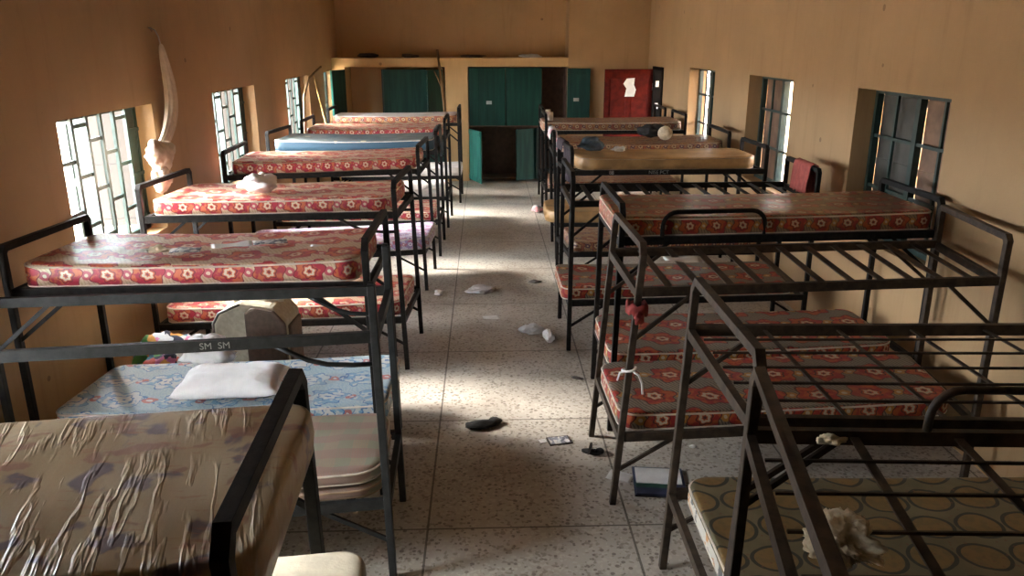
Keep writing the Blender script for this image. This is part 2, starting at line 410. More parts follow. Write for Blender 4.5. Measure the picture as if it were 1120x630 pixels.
# outside
struct('ground', MB().mm((-60, -40, -.5), (60, 70, -.3)), M['sand'])
struct('sky_block_roof', MB().mm((XR+WT, YF-6, 2.75), (XR+3.3, YB+3, 2.9)), M['ceil'])  # unseen roof added to keep sky light off the right windows
struct('added_veranda_floor', MB().mm((XR+WT, YF-6, -.3), (XR+3.2, YB+3, -.02)), M['sand'])  # floor of the same added, unseen veranda
struct('wall_sky_block', MB().mm((XR+3.0, YF-6, -.3), (XR+3.2, YB+3, 1.9)), M['render_tan'])  # unseen parapet added and raised to dim the right side
struct('added_eaves', MB().mm((XL-WT-.85, YF-1, 2.62), (XL-WT, YB+2, 2.72)), M['ceil'])  # unseen overhang added to cut high sky light at the left windows
struct('wall_outside', MB().mm((XR+7.5, YF-10, -.3), (XR+7.8, YB+20, 3.4)), M['render_tan'])

# left windows: steel grille of uprights with staggered rungs, leaves swung outward
def left_window(i, y0, y1, z0, z1, near_leaf=150, far_leaf=-80):
    x = XL-.16
    root = empty('window_%d' % i, (x, (y0+y1)/2, z0), kind='structure')
    P = lambda px_, py, pz: (px_-x, py-(y0+y1)/2, pz-z0)
    f = MB(); t = .035
    for (a, b) in (((y0, z0), (y1, z0+t)), ((y0, z1-t), (y1, z1)), ((y0, z0), (y0+t, z1)), ((y1-t, z0), (y1, z1))):
        f.mm(P(x-.02, a[0], a[1]), P(x+.02, b[0], b[1]))
    f.build('window_frame', M['frame_dark'], root)
    g = MB(); nb = max(2, round((y1-y0)/.205)); st = (y1-y0)/nb
    for k in range(1, nb):
        g.mm(P(x+.012, y0+k*st-.017, z0), P(x+.036, y0+k*st+.017, z1))
    rr = random.Random(i)
    for k in range(nb):
        zz = z0+.12+.15*((k*2) % 3)/1.0*.8
        while zz < z1-.06:
            g.mm(P(x+.012, y0+k*st, zz-.015), P(x+.028, y0+(k+1)*st, zz+.012)); zz += .36
    if far_leaf == -80: g.mm(P(x-.02, y1-.17, z0), P(x+.012, y1-.02, z1))
    g.build('grille', M['frame_dark'], root)
    w0 = (y1-y0)/2-.04
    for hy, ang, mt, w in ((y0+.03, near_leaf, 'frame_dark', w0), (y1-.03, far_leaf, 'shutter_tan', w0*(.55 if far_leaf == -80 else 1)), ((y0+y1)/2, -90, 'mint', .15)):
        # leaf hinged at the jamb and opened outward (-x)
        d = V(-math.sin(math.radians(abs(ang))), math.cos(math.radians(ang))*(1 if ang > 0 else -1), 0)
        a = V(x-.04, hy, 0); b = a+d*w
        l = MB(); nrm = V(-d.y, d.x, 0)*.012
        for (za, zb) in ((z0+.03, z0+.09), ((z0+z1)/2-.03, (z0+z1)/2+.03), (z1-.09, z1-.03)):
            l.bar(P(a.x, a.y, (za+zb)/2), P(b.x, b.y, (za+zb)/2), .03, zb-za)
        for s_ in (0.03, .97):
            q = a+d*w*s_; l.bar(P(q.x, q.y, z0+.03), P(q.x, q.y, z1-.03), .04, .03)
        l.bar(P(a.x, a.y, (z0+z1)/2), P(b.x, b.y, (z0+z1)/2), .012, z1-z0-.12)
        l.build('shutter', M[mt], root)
    return root
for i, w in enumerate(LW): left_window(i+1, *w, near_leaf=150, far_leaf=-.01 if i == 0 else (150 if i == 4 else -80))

def right_window(i, y0, y1, z0, z1, panels):
    x = XR+.17; yc = (y0+y1)/2
    root = empty('window_%d' % i, (x, yc, z0), kind='structure')
    P = lambda px_, py, pz: (px_-x, py-yc, pz-z0)
    f = MB(); t = .04
    for (a, b) in (((y0, z0), (y1, z0+t)), ((y0, z1-t), (y1, z1)), ((y0, z0), (y0+t, z1)), ((y1-t, z0), (y1, z1)), ((yc-.03, z0), (yc+.03, z1))):
        f.mm(P(x-.02, a[0], a[1]), P(x+.03, b[0], b[1]))
    f.build('window_frame', M['frame_dark'], root)
    g = MB()
    for zz in (z0+.38, z0+.78): g.mm(P(x-.012, y0, zz-.012), P(x+.012, y1, zz+.012))
    for yy in (y0+(yc-y0)*.5, yc+(y1-yc)*.5): g.mm(P(x-.01, yy-.012, z0), P(x+.01, yy+.012, z1))
    g.build('grille', M['frame_dark'], root)
    for (ya, yb, mt) in panels:
        l = MB().mm(P(x+.04, ya, z0+.03), P(x+.055, yb, z1-.03))
        for zz in (z0+.08, (z0+z1)/2, z1-.08): l.mm(P(x+.032, ya, zz-.025), P(x+.04, yb, zz+.025))
        l.build('shutter', M[mt], root)
for i, (w, pn) in enumerate(zip(RW, (
        [(2.44, 3.04, 'shutter_brown'), (3.06, 3.70, 'shutter_dark')],
        [(5.16, 5.76, 'shutter_brown'), (5.80, 6.42, 'shutter_dark')],
        [(8.26, 8.36, 'frame_dark'), (8.50, 8.62, 'frame_dark'), (8.66, 9.14, 'shutter_brown')],
        [(10.60, 11.56, 'shutter_dark')]))): right_window(len(LW)+i+1, *w, pn)

# red door, open against the back wall, hinged at the far jamb of the side doorway
d = empty('door_1', (2.99, 14.43, 0), kind='structure')
lf = MB().mm((-.86, -.02, .01), (0, .02, 2.05))
lf.build('door_leaf', M['redwood'], d, bevel=.004)
pn = MB()
for (a, b) in (((-.76, .18), (-.48, .85)), ((-.38, .18), (-.10, .85)), ((-.76, 1.02), (-.48, 1.88)), ((-.38, 1.02), (-.10, 1.88))):
    pn.mm((a[0], -.032, a[1]), (b[0], -.02, b[1]))
pn.build('door_panel', M['redwood'], d, bevel=.008)
pp = MB(); 
pp.poly([(-.50, -.036, 1.58), (-.33, -.036, 1.58), (-.30, -.036, 1.70), (-.34, -.036, 1.78), (-.33, -.036, 1.90), (-.47, -.036, 1.89), (-.53, -.036, 1.80), (-.47, -.036, 1.72),
         (-.50, -.034, 1.58), (-.33, -.034, 1.58), (-.30, -.034, 1.70), (-.34, -.034, 1.78), (-.33, -.034, 1.90), (-.47, -.034, 1.89), (-.53, -.034, 1.80), (-.47, -.034, 1.72)],
        [tuple(range(8)), tuple(range(15, 7, -1))]+[(i, (i+1) % 8, 8+(i+1) % 8, 8+i) for i in range(8)])
o = pp.build('notice_paper', M['paper'], d); o['label'] = 'torn white paper stuck on the red door'
hg = MB()
for zz in (.35, 1.15, 1.75): hg.mm((-.01, -.045, zz-.06), (.006, -.02, zz+.06))
hg.build('hinge', M['hinge'], d)
hp = MB()
for zz in (1.10, 1.42, 1.80): hp.mm((.035, -.095, zz-.05), (.09, -.085, zz+.05))
hp.build('hinge_gap_light', M['paper'], d)  # white blocks painted in for daylight through the hinge gap
fr = MB()
for yy in (13.62, 14.40-.05): fr.mm((XR-.02, yy, 0), (XR+.32, yy+.05, 2.10))
fr.mm((XR-.03, 13.62, 2.05), (XR+.2, 14.40, 2.10))
struct('trim_4', fr, plain('near_black_frame', (.004, .003, .0025), .9, .2, spec=.1))  # shade put into its near-black colour, against the bright sky outside

# ------------------------------------------------------------------ cupboards in the back wall
def leaf(root, name, a, b, z0, z1, mat, th=.025, handle=None, planks=0):
    """door from hinge a to free edge b (xy), standing z0..z1"""
    a = Vector((a[0], a[1], 0)); b = Vector((b[0], b[1], 0)); zc = (z0+z1)/2
    o = root.location
    l = MB().bar(V(a.x, a.y, zc)-o, V(b.x, b.y, zc)-o, th, z1-z0)
    d = (b-a).normalized(); nn = V(d.y, -d.x, 0)
    if planks:
        for k in range(1, planks):
            q = a+(b-a)*k/planks+nn*(th/2+.002); l.bar(V(q.x, q.y, z0)-o, V(q.x, q.y, z1)-o, .012, .006, up=nn)
    else:
        for zz in (z0+.05, z1-.05):
            q = nn*(th/2+.006); l.bar(a+q+V(0, 0, zz)-o, b+q+V(0, 0, zz)-o, .012, .08)
    ob = l.build(name, mat, root, bevel=.003)
    if handle:
        q = a+(b-a)*handle[0]+nn*(th/2+.02)
        MB().mm((q.x-.05-o.x, q.y-.012-o.y, handle[1]-.03-o.z), (q.x+.05-o.x, q.y+.004-o.y, handle[1]+.03-o.z)).build('handle', M['hinge'], ob).parent = ob
    return ob
c1 = empty('built_in_cupboard', (-1.66, YB+.3, 0), 'tall wall cupboard left of the pillar, its green doors hanging open', 'cupboard')
O = c1.location
f = MB(); f.mm((-2.51-O.x, -.27, 1.0), (-.73-O.x, .3, 1.03)); f.mm((-1.80-O.x, -.28, .02), (-1.76-O.x, .3, 2.05)); f.mm((-2.51-O.x, .27, .02), (-.73-O.x, .3, 2.06)); f.mm((-.80-O.x, -.27, .02), (-.75-O.x, .3, 2.06))
f.build('carcass', M['wall_dim'], c1)
leaf(c1, 'cupboard_door', (-2.52, YB-.03), (-2.655, YB-.55), .95, 2.04, M['green_dark'])
f = MB(); f.mm((-2.675-O.x, -.90, .95), (-2.645-O.x, -.865, 2.04)); f.build('door_edge', M['teal'], c1)
leaf(c1, 'cupboard_door', (-1.05, YB-.02), (-1.83, YB-.14), .95, 2.04, M['green_dark'], handle=(.42, 1.58))
leaf(c1, 'cupboard_door', (-.76, YB-.02), (-1.02, YB-.32), .95, 2.04, M['green'])
f = MB(); f.mm((-1.845-O.x, -.47, .95), (-1.815-O.x, -.30, 2.04)); f.build('door_edge', M['mint'], c1)
leaf(c1, 'cupboard_door', (-2.50, YB-.03), (-1.75, YB-.04), .05, .93, M['green_dark'])
leaf(c1, 'cupboard_door', (-.76, YB-.03), (-1.72, YB-.04), .05, .93, M['green'])
c2 = empty('built_in_cupboard', (.61, YB+.3, 0), 'tall wall cupboard right of the pillar, lower green doors open on a dark inside', 'cupboard')
O = c2.location
f = MB(); f.mm((-.29-O.x, -.27, 1.0), (1.52-O.x, .3, 1.03)); f.mm((1.04-O.x, -.28, .02), (1.07-O.x, .3, 2.06)); f.mm((-.29-O.x, .27, .02), (1.52-O.x, .3, 2.06)); f.mm((-.29-O.x, -.27, .02), (1.52-O.x, .3, .05)); f.mm((-.29-O.x, -.27, .02), (-.27-O.x, .3, 2.06)); f.mm((1.50-O.x, -.27, .02), (1.52-O.x, .3, 2.06))
f.build('carcass', M['inside'], c2)
leaf(c2, 'cupboard_door', (-.28, YB-.02), (.38, YB-.02), 1.03, 2.06, M['green'], handle=(.55, 1.45), planks=4)
leaf(c2, 'cupboard_door', (1.05, YB-.02), (.39, YB-.02), 1.03, 2.06, M['green'], planks=4)
leaf(c2, 'cupboard_door', (1.52, YB-.03), (1.93, YB-.10), .98, 2.05, M['green'], handle=(.4, 1.5))
leaf(c2, 'cupboard_door', (-.28, YB-.04), (-.075, YB-.62), .05, .98, M['teal'])
leaf(c2, 'cupboard_door', (1.03, YB-.04), (.58, YB-.30), .05, .99, M['green_dark'])
f = MB(); f.mm((.955-O.x, -.44, .05), (.985-O.x, -.39, .99)); f.build('door_edge', M['mint'], c2)

# ------------------------------------------------------------------ bunk beds
BEDS = {}
def bunk(key, side, AN, AF, WN, WF, label, zt=1.5, zd=1.26, zl=.42, splay=.06, loop=(True, True), deck='slat', lower=True,
         guard=None, curved=False, mat='steel', th=.036, text=None, hide_low=False):
    """four corner posts: A = aisle end, W = wall end, N = near, F = far"""
    AN, AF, WN, WF = [Vector((*p, 0)) for p in (AN, AF, WN, WF)]
    org = (AN+AF+WN+WF)/4
    root = empty('bunk_bed', org, label, 'bunk bed', 'black steel bunk beds in two rows')
    L = ((WN-AN).length+(WF-AF).length)/2; W = ((AF-AN).length+(WF-WN).length)/2
    def pt(u, v, z):
        """u metres from the aisle end, v metres from the near side"""
        sp = V(-side*splay*(1-z/zt), 0, 0)
        a, b = u/L, v/W
        A = (AN+sp)*(1-b)+(AF+sp)*b; Wd = WN*(1-b)+WF*b
        q = A*(1-a)+Wd*a
        return V(q.x-org.x, q.y-org.y, z)
    BEDS[key] = (root, pt, L, W, zd, zl, org, side)
    mt = M[mat]; chs = {0: .05, L: .022}
    for u in (0, L):
        ch = chs[u]
        for v in (0, W):
            lp = loop[0] if u == 0 else loop[1]
            p = MB().bar(pt(u, v, 0), pt(u, v, zt-(ch if lp else 0)), th, th, up=(0, 1, 0))
            if not lp: p.bar(pt(u, v, zt), pt(u, v, zt+.012), th*.8, th*.8, up=(0, 1, 0))
            p.build('post', mt, root, bevel=.004)
        if (loop[0] if u == 0 else loop[1]):
            MB().sweep([pt(u, 0, zt-ch-.01), pt(u, 0, zt-ch), pt(u, ch*.8, zt), pt(u, W-ch*.8, zt), pt(u, W, zt-ch), pt(u, W, zt-ch-.01)], th, th, up=(1, 0, 0)).build('end_rail', mt, root, bevel=.004)
        for z in ((zd, zl) if lower else (zd,)):
            MB().bar(pt(u, th/2, z-.012), pt(u, W-th/2, z-.012), .03, .045).build('cross_rail', mt, root)
    for z in ((zd, zl) if lower else (zd,)):
        for v in (0, W):
            MB().bar(pt(th/2, v, z), pt(L-th/2, v, z), .028, .05).build('side_rail', mt, root)
            for u0, s in ((0, 1), (L, -1)):
                if z == zd and curved and u0 == 0:
                    MB().tube([pt(u0+s*a, v, zd-b) for a, b in ((.42, .02), (.36, .055), (.29, .095), (.21, .12), (.1, .13), (.01, .13))], .012).build('brace', mt, root)
                else:
                    dz = .26 if z == zd else .20
                    MB().bar(pt(u0+s*.012, v, z-dz), pt(u0+s*.30, v, z-.02), .016, .02).build('brace', mt, root)
        dk = deck if z == zd else 'slat'
        zs = z+.012
        if dk == 'none': continue
        s_ = MB()
        if dk == 'slat':
            k = 11
            for i in range(1, k+1): s_.bar(pt(L*i/(k+1), .014, zs), pt(L*i/(k+1), W-.014, zs), .042, .006)
        elif dk == 'rod':
            for i in range(1, 6): s_.bar(pt(.02, W*i/6, zs), pt(L-.02, W*i/6, zs), .009, .009)
            for i in range(1, 6): s_.bar(pt(L*i/6, .014, zs-.010), pt(L*i/6, W-.014, zs-.010), .030 if key == 'R0' else .018, .006)
        s_.build('slats', mt, root)
    if guard:
        u0, u1, v, h, r = guard
        vv = 0 if v == 0 else W
        arc = lambda uc, sg: [(uc-sg*r+sg*r*math.cos(t*PI/10), h-r+r*math.sin(t*PI/10)) for t in range(0, 6)]
        pth = [(u0, .02)]+[(u0+r-r*math.cos(t*PI/10), h-r+r*math.sin(t*PI/10)) for t in range(0, 6)]+[(u1-r+r*math.sin(t*PI/10), h-r+r*math.cos(t*PI/10)) for t in range(0, 6)]+[(u1, .02)]
        MB().tube([pt(a, vv, zd+b) for a, b in pth], .0145).build('guard_rail', mt, root)
    if text:
        for (st, u, sz) in text:
            cu = bpy.data.curves.new('stencil', 'FONT'); cu.body = st; cu.size = sz; cu.extrude = .0006; cu.align_x = 'CENTER'; cu.align_y = 'CENTER'
            tf = bpy.data.objects.new('stencil_source', cu); COL.objects.link(tf); bpy.context.view_layer.update()
            me = bpy.data.meshes.new_from_object(tf.evaluated_get(bpy.context.evaluated_depsgraph_get()))
            bpy.data.objects.remove(tf); me.materials.clear(); me.materials.append(M['ink'])
            t = bpy.data.objects.new('stencil_marks', me); COL.objects.link(t); t.parent = root
            p = pt(u, 0, zd); q = pt(u+.1, 0, zd); dx = (q-p)*(1 if side > 0 else -1)
            t.location = p+V(0, -.0155, 0); t.rotation_euler = (PI/2, 0, math.atan2(dx.y, dx.x))
            t['label'] = 'pale stencilled marks on the side rail'
    return root

# left row (aisle end towards +x, wall end towards -x)
bunk('L1', -1, (-.57, 1.46), (-.605, 2.36), (-2.5, 1.24), (-2.5, 2.12), 'bunk bed nearest the camera in the left row, under a wrinkled plastic-covered mattress', th=.042, splay=.03)
bunk('L2', -1, (-.50, 3.30), (-.52, 3.985), (-2.55, 3.06), (-2.5, 3.84), 'bunk bed with a bare upper frame and no upper mattress, over the plaid mattress', loop=(False, True), deck='none', curved=True, splay=.03, mat='steel_grey', text=[('SM  SM', .66, .042)])
bunk('L3', -1, (-.64, 4.06), (-.63, 4.88), (-2.47, 4.00), (-2.40, 4.76), 'bunk bed beside the first left window, papers lying on its upper mattress', splay=.03, mat='steel')
bunk('L4', -1, (-.69, 5.90), (-.64, 6.72), (-2.52, 5.79), (-2.44, 6.60), 'bunk bed carrying a white plastic bag on its upper red floral mattress', curved=True, splay=.05)
bunk('L5', -1, (-.68, 8.02), (-.64, 8.85), (-2.49, 7.66), (-2.52, 8.50), 'bunk bed under the second left window, nearer neighbour of the blue-grey mattress', splay=.05)
bunk('L6', -1, (-.58, 9.42), (-.57, 10.25), (-2.53, 9.40), (-2.45, 10.2), 'bunk bed with the blue-grey upper mattress', splay=.02)
bunk('L7', -1, (-.55, 10.98), (-.53, 11.80), (-2.45, 10.85), (-2.45, 11.66), 'bunk bed second from the back cupboards in the left row', splay=.02)
bunk('L8', -1, (-.42, 12.80), (-.41, 13.60), (-2.45, 12.72), (-2.45, 13.52), 'left-row bunk bed standing closest to the back cupboards', splay=.01)
# right row
bunk('R0', 1, (.665, 1.22), (.87, 2.33), (2.88, 1.12), (2.88, 2.20), 'nearest bunk bed of the right row, a crumpled pale rag on its bare upper slats', deck='rod', guard=(.60, 1.62, 1, .17, .10), mat='steel_brown', splay=.03)
bunk('Ra', 1, (.915, 2.42), (.93, 3.33), (2.92, 2.29), (2.90, 3.27), 'bare-topped bunk bed over the ring-patterned mattress', deck='rod', mat='steel_brown', splay=.07)
bunk('R2', 1, (.81, 3.91), (.795, 4.72), (2.80, 4.04), (2.90, 4.86), 'bunk bed with bare upper slats and a red rag tied to its aisle post', splay=.11, mat='steel_brown')
bunk('R3', 1, (.85, 4.80), (.85, 5.66), (2.93, 4.93), (2.93, 5.72), 'bunk bed with a guard loop in front of its upper red floral mattress', zd=1.31, zt=1.53, splay=.03, guard=(.26, .92, 0, .18, .09))
bunk('R4', 1, (.70, 6.26), (.70, 7.08), (2.72, 6.36), (2.74, 7.12), 'bare-topped bunk bed in front of the plain ochre mattress', splay=.01)
bunk('R5', 1, (.86, 7.84), (.80, 8.62), (2.82, 7.88), (2.80, 8.62), 'bunk bed with the plain ochre upper mattress', splay=.0, text=[('NISE PCT', .88, .05), ('88', .40, .05)])
bunk('R6', 1, (.80, 9.22), (.82, 10.1), (2.84, 9.22), (2.84, 10.05), 'bunk bed with a dark bundle and a beige ball on top', splay=-.05)
bunk('R7', 1, (.88, 11.55), (.88, 12.35), (2.90, 11.55), (2.90, 12.40), 'right-row bunk bed with rolled bedding at its aisle post, before the red door', splay=-.02)
bunk('R8', 1, (.92, 12.72), (.92, 13.50), (2.86, 12.72), (2.86, 13.50), 'bare-topped bunk bed of the right row closest to the red door', splay=0)

# ------------------------------------------------------------------ mattresses
def mattress(key, tier, label, mat, T=.12, u=(.04, -.05), v=(.03, -.03), rc=.09, sag=.012, seed=1, piping='piping', lift=0.0, nz=.006, over=0, cat='mattress', group=None, nogap=False, flat_end=False):
    root, pt, L, W, zd, zl, org, side = BEDS[key]
    z0 = (zd if tier else zl)+.019+lift
    u0, u1 = u[0], L+u[1]; v0, v1 = v[0], W+v[1]
    cen = pt((u0+u1)/2, (v0+v1)/2, z0); cen.z = z0
    wc = org+cen
    Lm, Wm = u1-u0, v1-v0
    def axis(n, l, edge):
        a = [0, .006, .018, .04, .07, .10]; m = l-.2
        return [x for x in a]+[.1+m*i/n for i in range(1, n)]+[l-x for x in reversed(a)]
    US = axis(26, Lm, 0); VS = axis(10, Wm, 0)
    nu, nv = len(US), len(VS)
    def plan(a, b):
        # round the corners in plan
        x, y = a-Lm/2, b-Wm/2
        ax, ay = abs(x)-(Lm/2-rc), abs(y)-(Wm/2-rc)
        if ax > 0 and ay > 0:
            k = max(ax, ay)/max(1e-6, math.hypot(ax, ay))
            x = math.copysign(Lm/2-rc+ax*k, x); y = math.copysign(Wm/2-rc+ay*k, y)
        return x+Lm/2, y+Wm/2
    mb = MB(); bm = mb.bm
    def loc(a, b, z):
        q = pt(u0+a, v0+b, z0)-cen; return V(q.x, q.y, z)
    off = V(seed*7.7, seed*3.3, 0)
    def top(a, b):
        x, y = plan(a, b)
        e = min(a, b, Lm-a, Wm-b); er = .02
        dz = 0 if e > er else -(er-math.sqrt(max(0, er*er-(er-e)**2)))*.8
        t = math.sin(PI*a/Lm); w = noise.noise(V(a*3.2, b*3.2, 0)+off)*nz*2+noise.noise(V(a*9, b*9, 3)+off)*nz
        f = min(1, e/.08)
        return loc(x, y, T+dz-sag*t+w*f)
    def bot(a, b):
        x, y = plan(a, b); return loc(x, y, 0)
    tv = [[bm.verts.new(top(a, b)) for b in VS] for a in US]
    bv = [[bm.verts.new(bot(a, b)) for b in VS] for a in US]
    for i in range(nu-1):
        for j in range(nv-1):
            bm.faces.new((tv[i][j], tv[i+1][j], tv[i+1][j+1], tv[i][j+1])).smooth = True
            bm.faces.new((bv[i][j], bv[i][j+1], bv[i+1][j+1], bv[i+1][j])).smooth = True
    ring = [(i, 0) for i in range(nu)]+[(nu-1, j) for j in range(1, nv)]+[(i, nv-1) for i in range(nu-2, -1, -1)]+[(0, j) for j in range(nv-2, 0, -1)]
    # side band, slightly bulged
    mids = []
    for (i, j) in ring:
        p = (tv[i][j].co+bv[i][j].co)/2; q = p.copy(); q.z = 0
        d = V(q.x/(Lm/2), q.y/(Wm/2)*1.0, 0)
        q = V(p.x, p.y, p.z)
        mids.append(bm.verts.new(q+V(math.copysign(1, p.x) if i in (0, nu-1) else 0, math.copysign(1, p.y) if j in (0, nv-1) else 0, 0)*.006))
    for k in range(len(ring)):
        a, b = ring[k], ring[(k+1) % len(ring)]; m1, m2 = mids[k], mids[(k+1) % len(ring)]
        for q in ((tv[a[0]][a[1]], m1, m2, tv[b[0]][b[1]]), (m1, bv[a[0]][a[1]], bv[b[0]][b[1]], m2)):
            try: bm.faces.new(q).smooth = True
            except ValueError: pass
    rim = [tv[i][j].co.copy()+V(0, 0, .001) for (i, j) in ring]
    rimb = [bv[i][j].co.copy()+V(0, 0, .006) for (i, j) in ring]
    o = mb.build('mattress', M[mat], loc=wc)
    tag(o, label, cat, group or 'mattresses on the bunk beds')
    if piping:
        def clean(pts):
            r = [pts[0]]
            for p in pts[1:]:
                if (p-r[-1]).length > .004: r.append(p)
            return r
        MB().tube(clean(rim), .0055, 6, closed=True).build('piping', M[piping], o)
        MB().tube(clean(rimb), .0045, 6, closed=True).build('piping', M[piping], o)
    return o

mattress('L1', 1, 'tan mattress in wrinkled clear plastic with purple blotches, nearest on the left', 'blotch', T=.13, u=(-.05, -.04), rc=.10, sag=.0, nz=.01, seed=2, piping=None, v=(.04, -.03))
mattress('L1', 0, 'lower cream foam mattress of the stack beside the aisle, under the plastic-covered one', 'foam', T=.20, u=(-.13, -.3), v=(.03, -.03), rc=.07, sag=0, nz=.004, seed=3, piping=None)
mattress('L1', 0, 'upper cream foam mattress of the stack beside the aisle, under the plastic-covered one', 'foam', T=.20, u=(-.17, -.3), v=(.03, -.03), rc=.09, sag=0, nz=.004, seed=33, piping=None, lift=.208)
mattress('L2', 0, 'mattress beneath the plaid one on the low bunk, striped edge', 'plaid', T=.055, u=(.03, -.2), v=(.03, -.03), rc=.12, seed=4, piping='piping_dark')
mattress('L2', 0, 'grey-green plaid mattress with pale piped rim, on top of another', 'plaid', T=.07, u=(.03, -.25), v=(.03, -.03), rc=.13, seed=5, lift=.072, sag=.004)
mattress('L3', 0, 'blue and white flowered mattress with a white pillow on it', 'blue', T=.12, u=(-.04, -.06), seed=6)
mattress('L3', 1, 'red floral mattress with papers scattered on top, by the first left window', 'pink', T=.13, u=(.05, -.04), seed=7, sag=.02)
mattress('L4', 0, 'low red floral mattress behind the beige suitcase', 'pink', T=.13, u=(.02, -.04), seed=8)
mattress('L4', 1, 'red floral upper mattress with a tied white plastic bag on it', 'pink', T=.12, seed=9, sag=.012)
mattress('L5', 0, 'low lilac and white flowered mattress reaching into the aisle', 'lilac', T=.13, u=(-.04, -.05), seed=10)
mattress('L5', 1, 'red floral upper mattress in front of the blue-grey mattress', 'pink', T=.13, seed=11, sag=.015, piping='piping_dark')
mattress('L6', 1, 'blue-grey upper mattress with a faded gold motif on its side', 'greyblue', T=.14, u=(.04, -.05), seed=12, sag=.02)
mattress('L6', 0, 'low red floral mattress under the blue-grey one', 'pink', T=.12, seed=13)
mattress('L7', 1, 'pink and brown upper mattress behind the blue-grey mattress', 'pink', T=.12, seed=14, piping='piping_dark')
mattress('L7', 0, 'low cream mattress second from the back cupboards', 'cream', T=.12, seed=15)
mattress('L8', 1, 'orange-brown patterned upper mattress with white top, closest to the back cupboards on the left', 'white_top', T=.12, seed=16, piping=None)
mattress('L8', 0, 'low white mattress on the bunk closest to the back cupboards', 'cream', T=.13, seed=17, u=(-.02, -.05))
mattress('Ra', 0, 'olive and ochre mattress printed with dark rings', 'rings', T=.10, u=(.05, -.05), seed=18, rc=.12)
mattress('R0', 0, 'low brown mattress under the rag on the nearest right bunk', 'rings', T=.10, u=(.05, -.05), seed=19)
mattress('R2', 0, 'low red medallion mattress below the bare slats, its piped corner by the aisle', 'red_big', T=.11, u=(.0, -.12), seed=20, rc=.11)
mattress('R3', 0, 'low red medallion mattress pushed up behind a matching one', 'red_big', T=.11, u=(-.02, -.15), seed=21, rc=.11)
mattress('R3', 1, 'red floral upper mattress behind a looped guard rail', 'red', T=.13, u=(-.03, -.02), seed=22, rc=.06)
mattress('R4', 0, 'low red floral mattress under the bare-topped bunk before the ochre mattress', 'red_big', T=.11, u=(-.06, -.1), seed=23, rc=.08)
mattress('R5', 1, 'plain ochre-brown upper mattress with a dark bundle at its aisle end', 'ochre', T=.13, u=(.085, -.08), seed=24, rc=.14, piping='piping_dark')
mattress('R5', 0, 'low brown floral mattress below the ochre upper mattress', 'faded', T=.11, seed=25, piping=None)
mattress('R6', 1, 'faded brown upper mattress with a dark bundle and a beige ball on it', 'faded', T=.12, u=(.09, -.05), seed=26, sag=.03, piping='piping_dark')
mattress('R6', 0, 'low ochre mattress whose rounded end pokes into the aisle', 'ochre', T=.14, u=(-.12, -.1), seed=27, rc=.2, piping=None)
mattress('R7', 1, 'orange-brown upper mattress with dark motifs, before the red door', 'faded', T=.13, u=(-.04, -.04), seed=28)
mattress('R7', 0, 'low faded mattress on the bunk before the red door', 'faded', T=.11, seed=29, piping=None)

# ------------------------------------------------------------------ things lying about
def top_z(key, tier, T, lift=0):
    b = BEDS[key]; return (b[4] if tier else b[5])+.019+T+lift
def thing_blob(name, label, cat, mat, c, size, seed, amp=.3, sub=4, freq=2.6, flat=.5, rot=0, group=None):
    mb = MB().blob((0, 0, 0), size, seed, amp, sub, freq, flat, rot); zm = min(v.co.z for v in mb.bm.verts)
    for v in mb.bm.verts: v.co.z -= zm
    o = mb.build(name, M[mat], loc=c)
    return tag(o, label, cat, group)
def sheet(name, label, cat, mat, c, w, h, rz, seed, bend=.015, th=.0012, group=None, tilt=0):
    mb = MB(); n_ = 8; off = V(seed*2.2, seed*4.1, 0); T_ = []; B_ = []
    rot = Matrix.Rotation(rz, 3, 'Z')
    for i in range(n_+1):
        for j in range(n_+1):
            x, y = (i/n_-.5)*w, (j/n_-.5)*h
            z = bend*(.5+.8*noise.noise(V(x*9, y*9, 0)+off))+tilt*(x+w/2)
            p = rot @ V(x, y, max(.001, z)); T_.append(mb.bm.verts.new(p+V(0, 0, th))); B_.append(mb.bm.verts.new(p))
    k = n_+1
    for i in range(n_):
        for j in range(n_):
            a = i*k+j
            mb.bm.faces.new((T_[a], T_[a+k], T_[a+k+1], T_[a+1])).smooth = True
            mb.bm.faces.new((B_[a], B_[a+1], B_[a+k+1], B_[a+k])).smooth = True
    ring = [i*k for i in range(k)]+[n_*k+j for j in range(1, k)]+[i*k+n_ for i in range(n_-1, -1, -1)]+[j for j in range(n_-1, 0, -1)]
    for q in range(len(ring)):
        a, b = ring[q], ring[(q+1) % len(ring)]
        mb.bm.faces.new((T_[a], B_[a], B_[b], T_[b]))
    return tag(mb.build(name, M[mat], loc=c), label, cat, group)
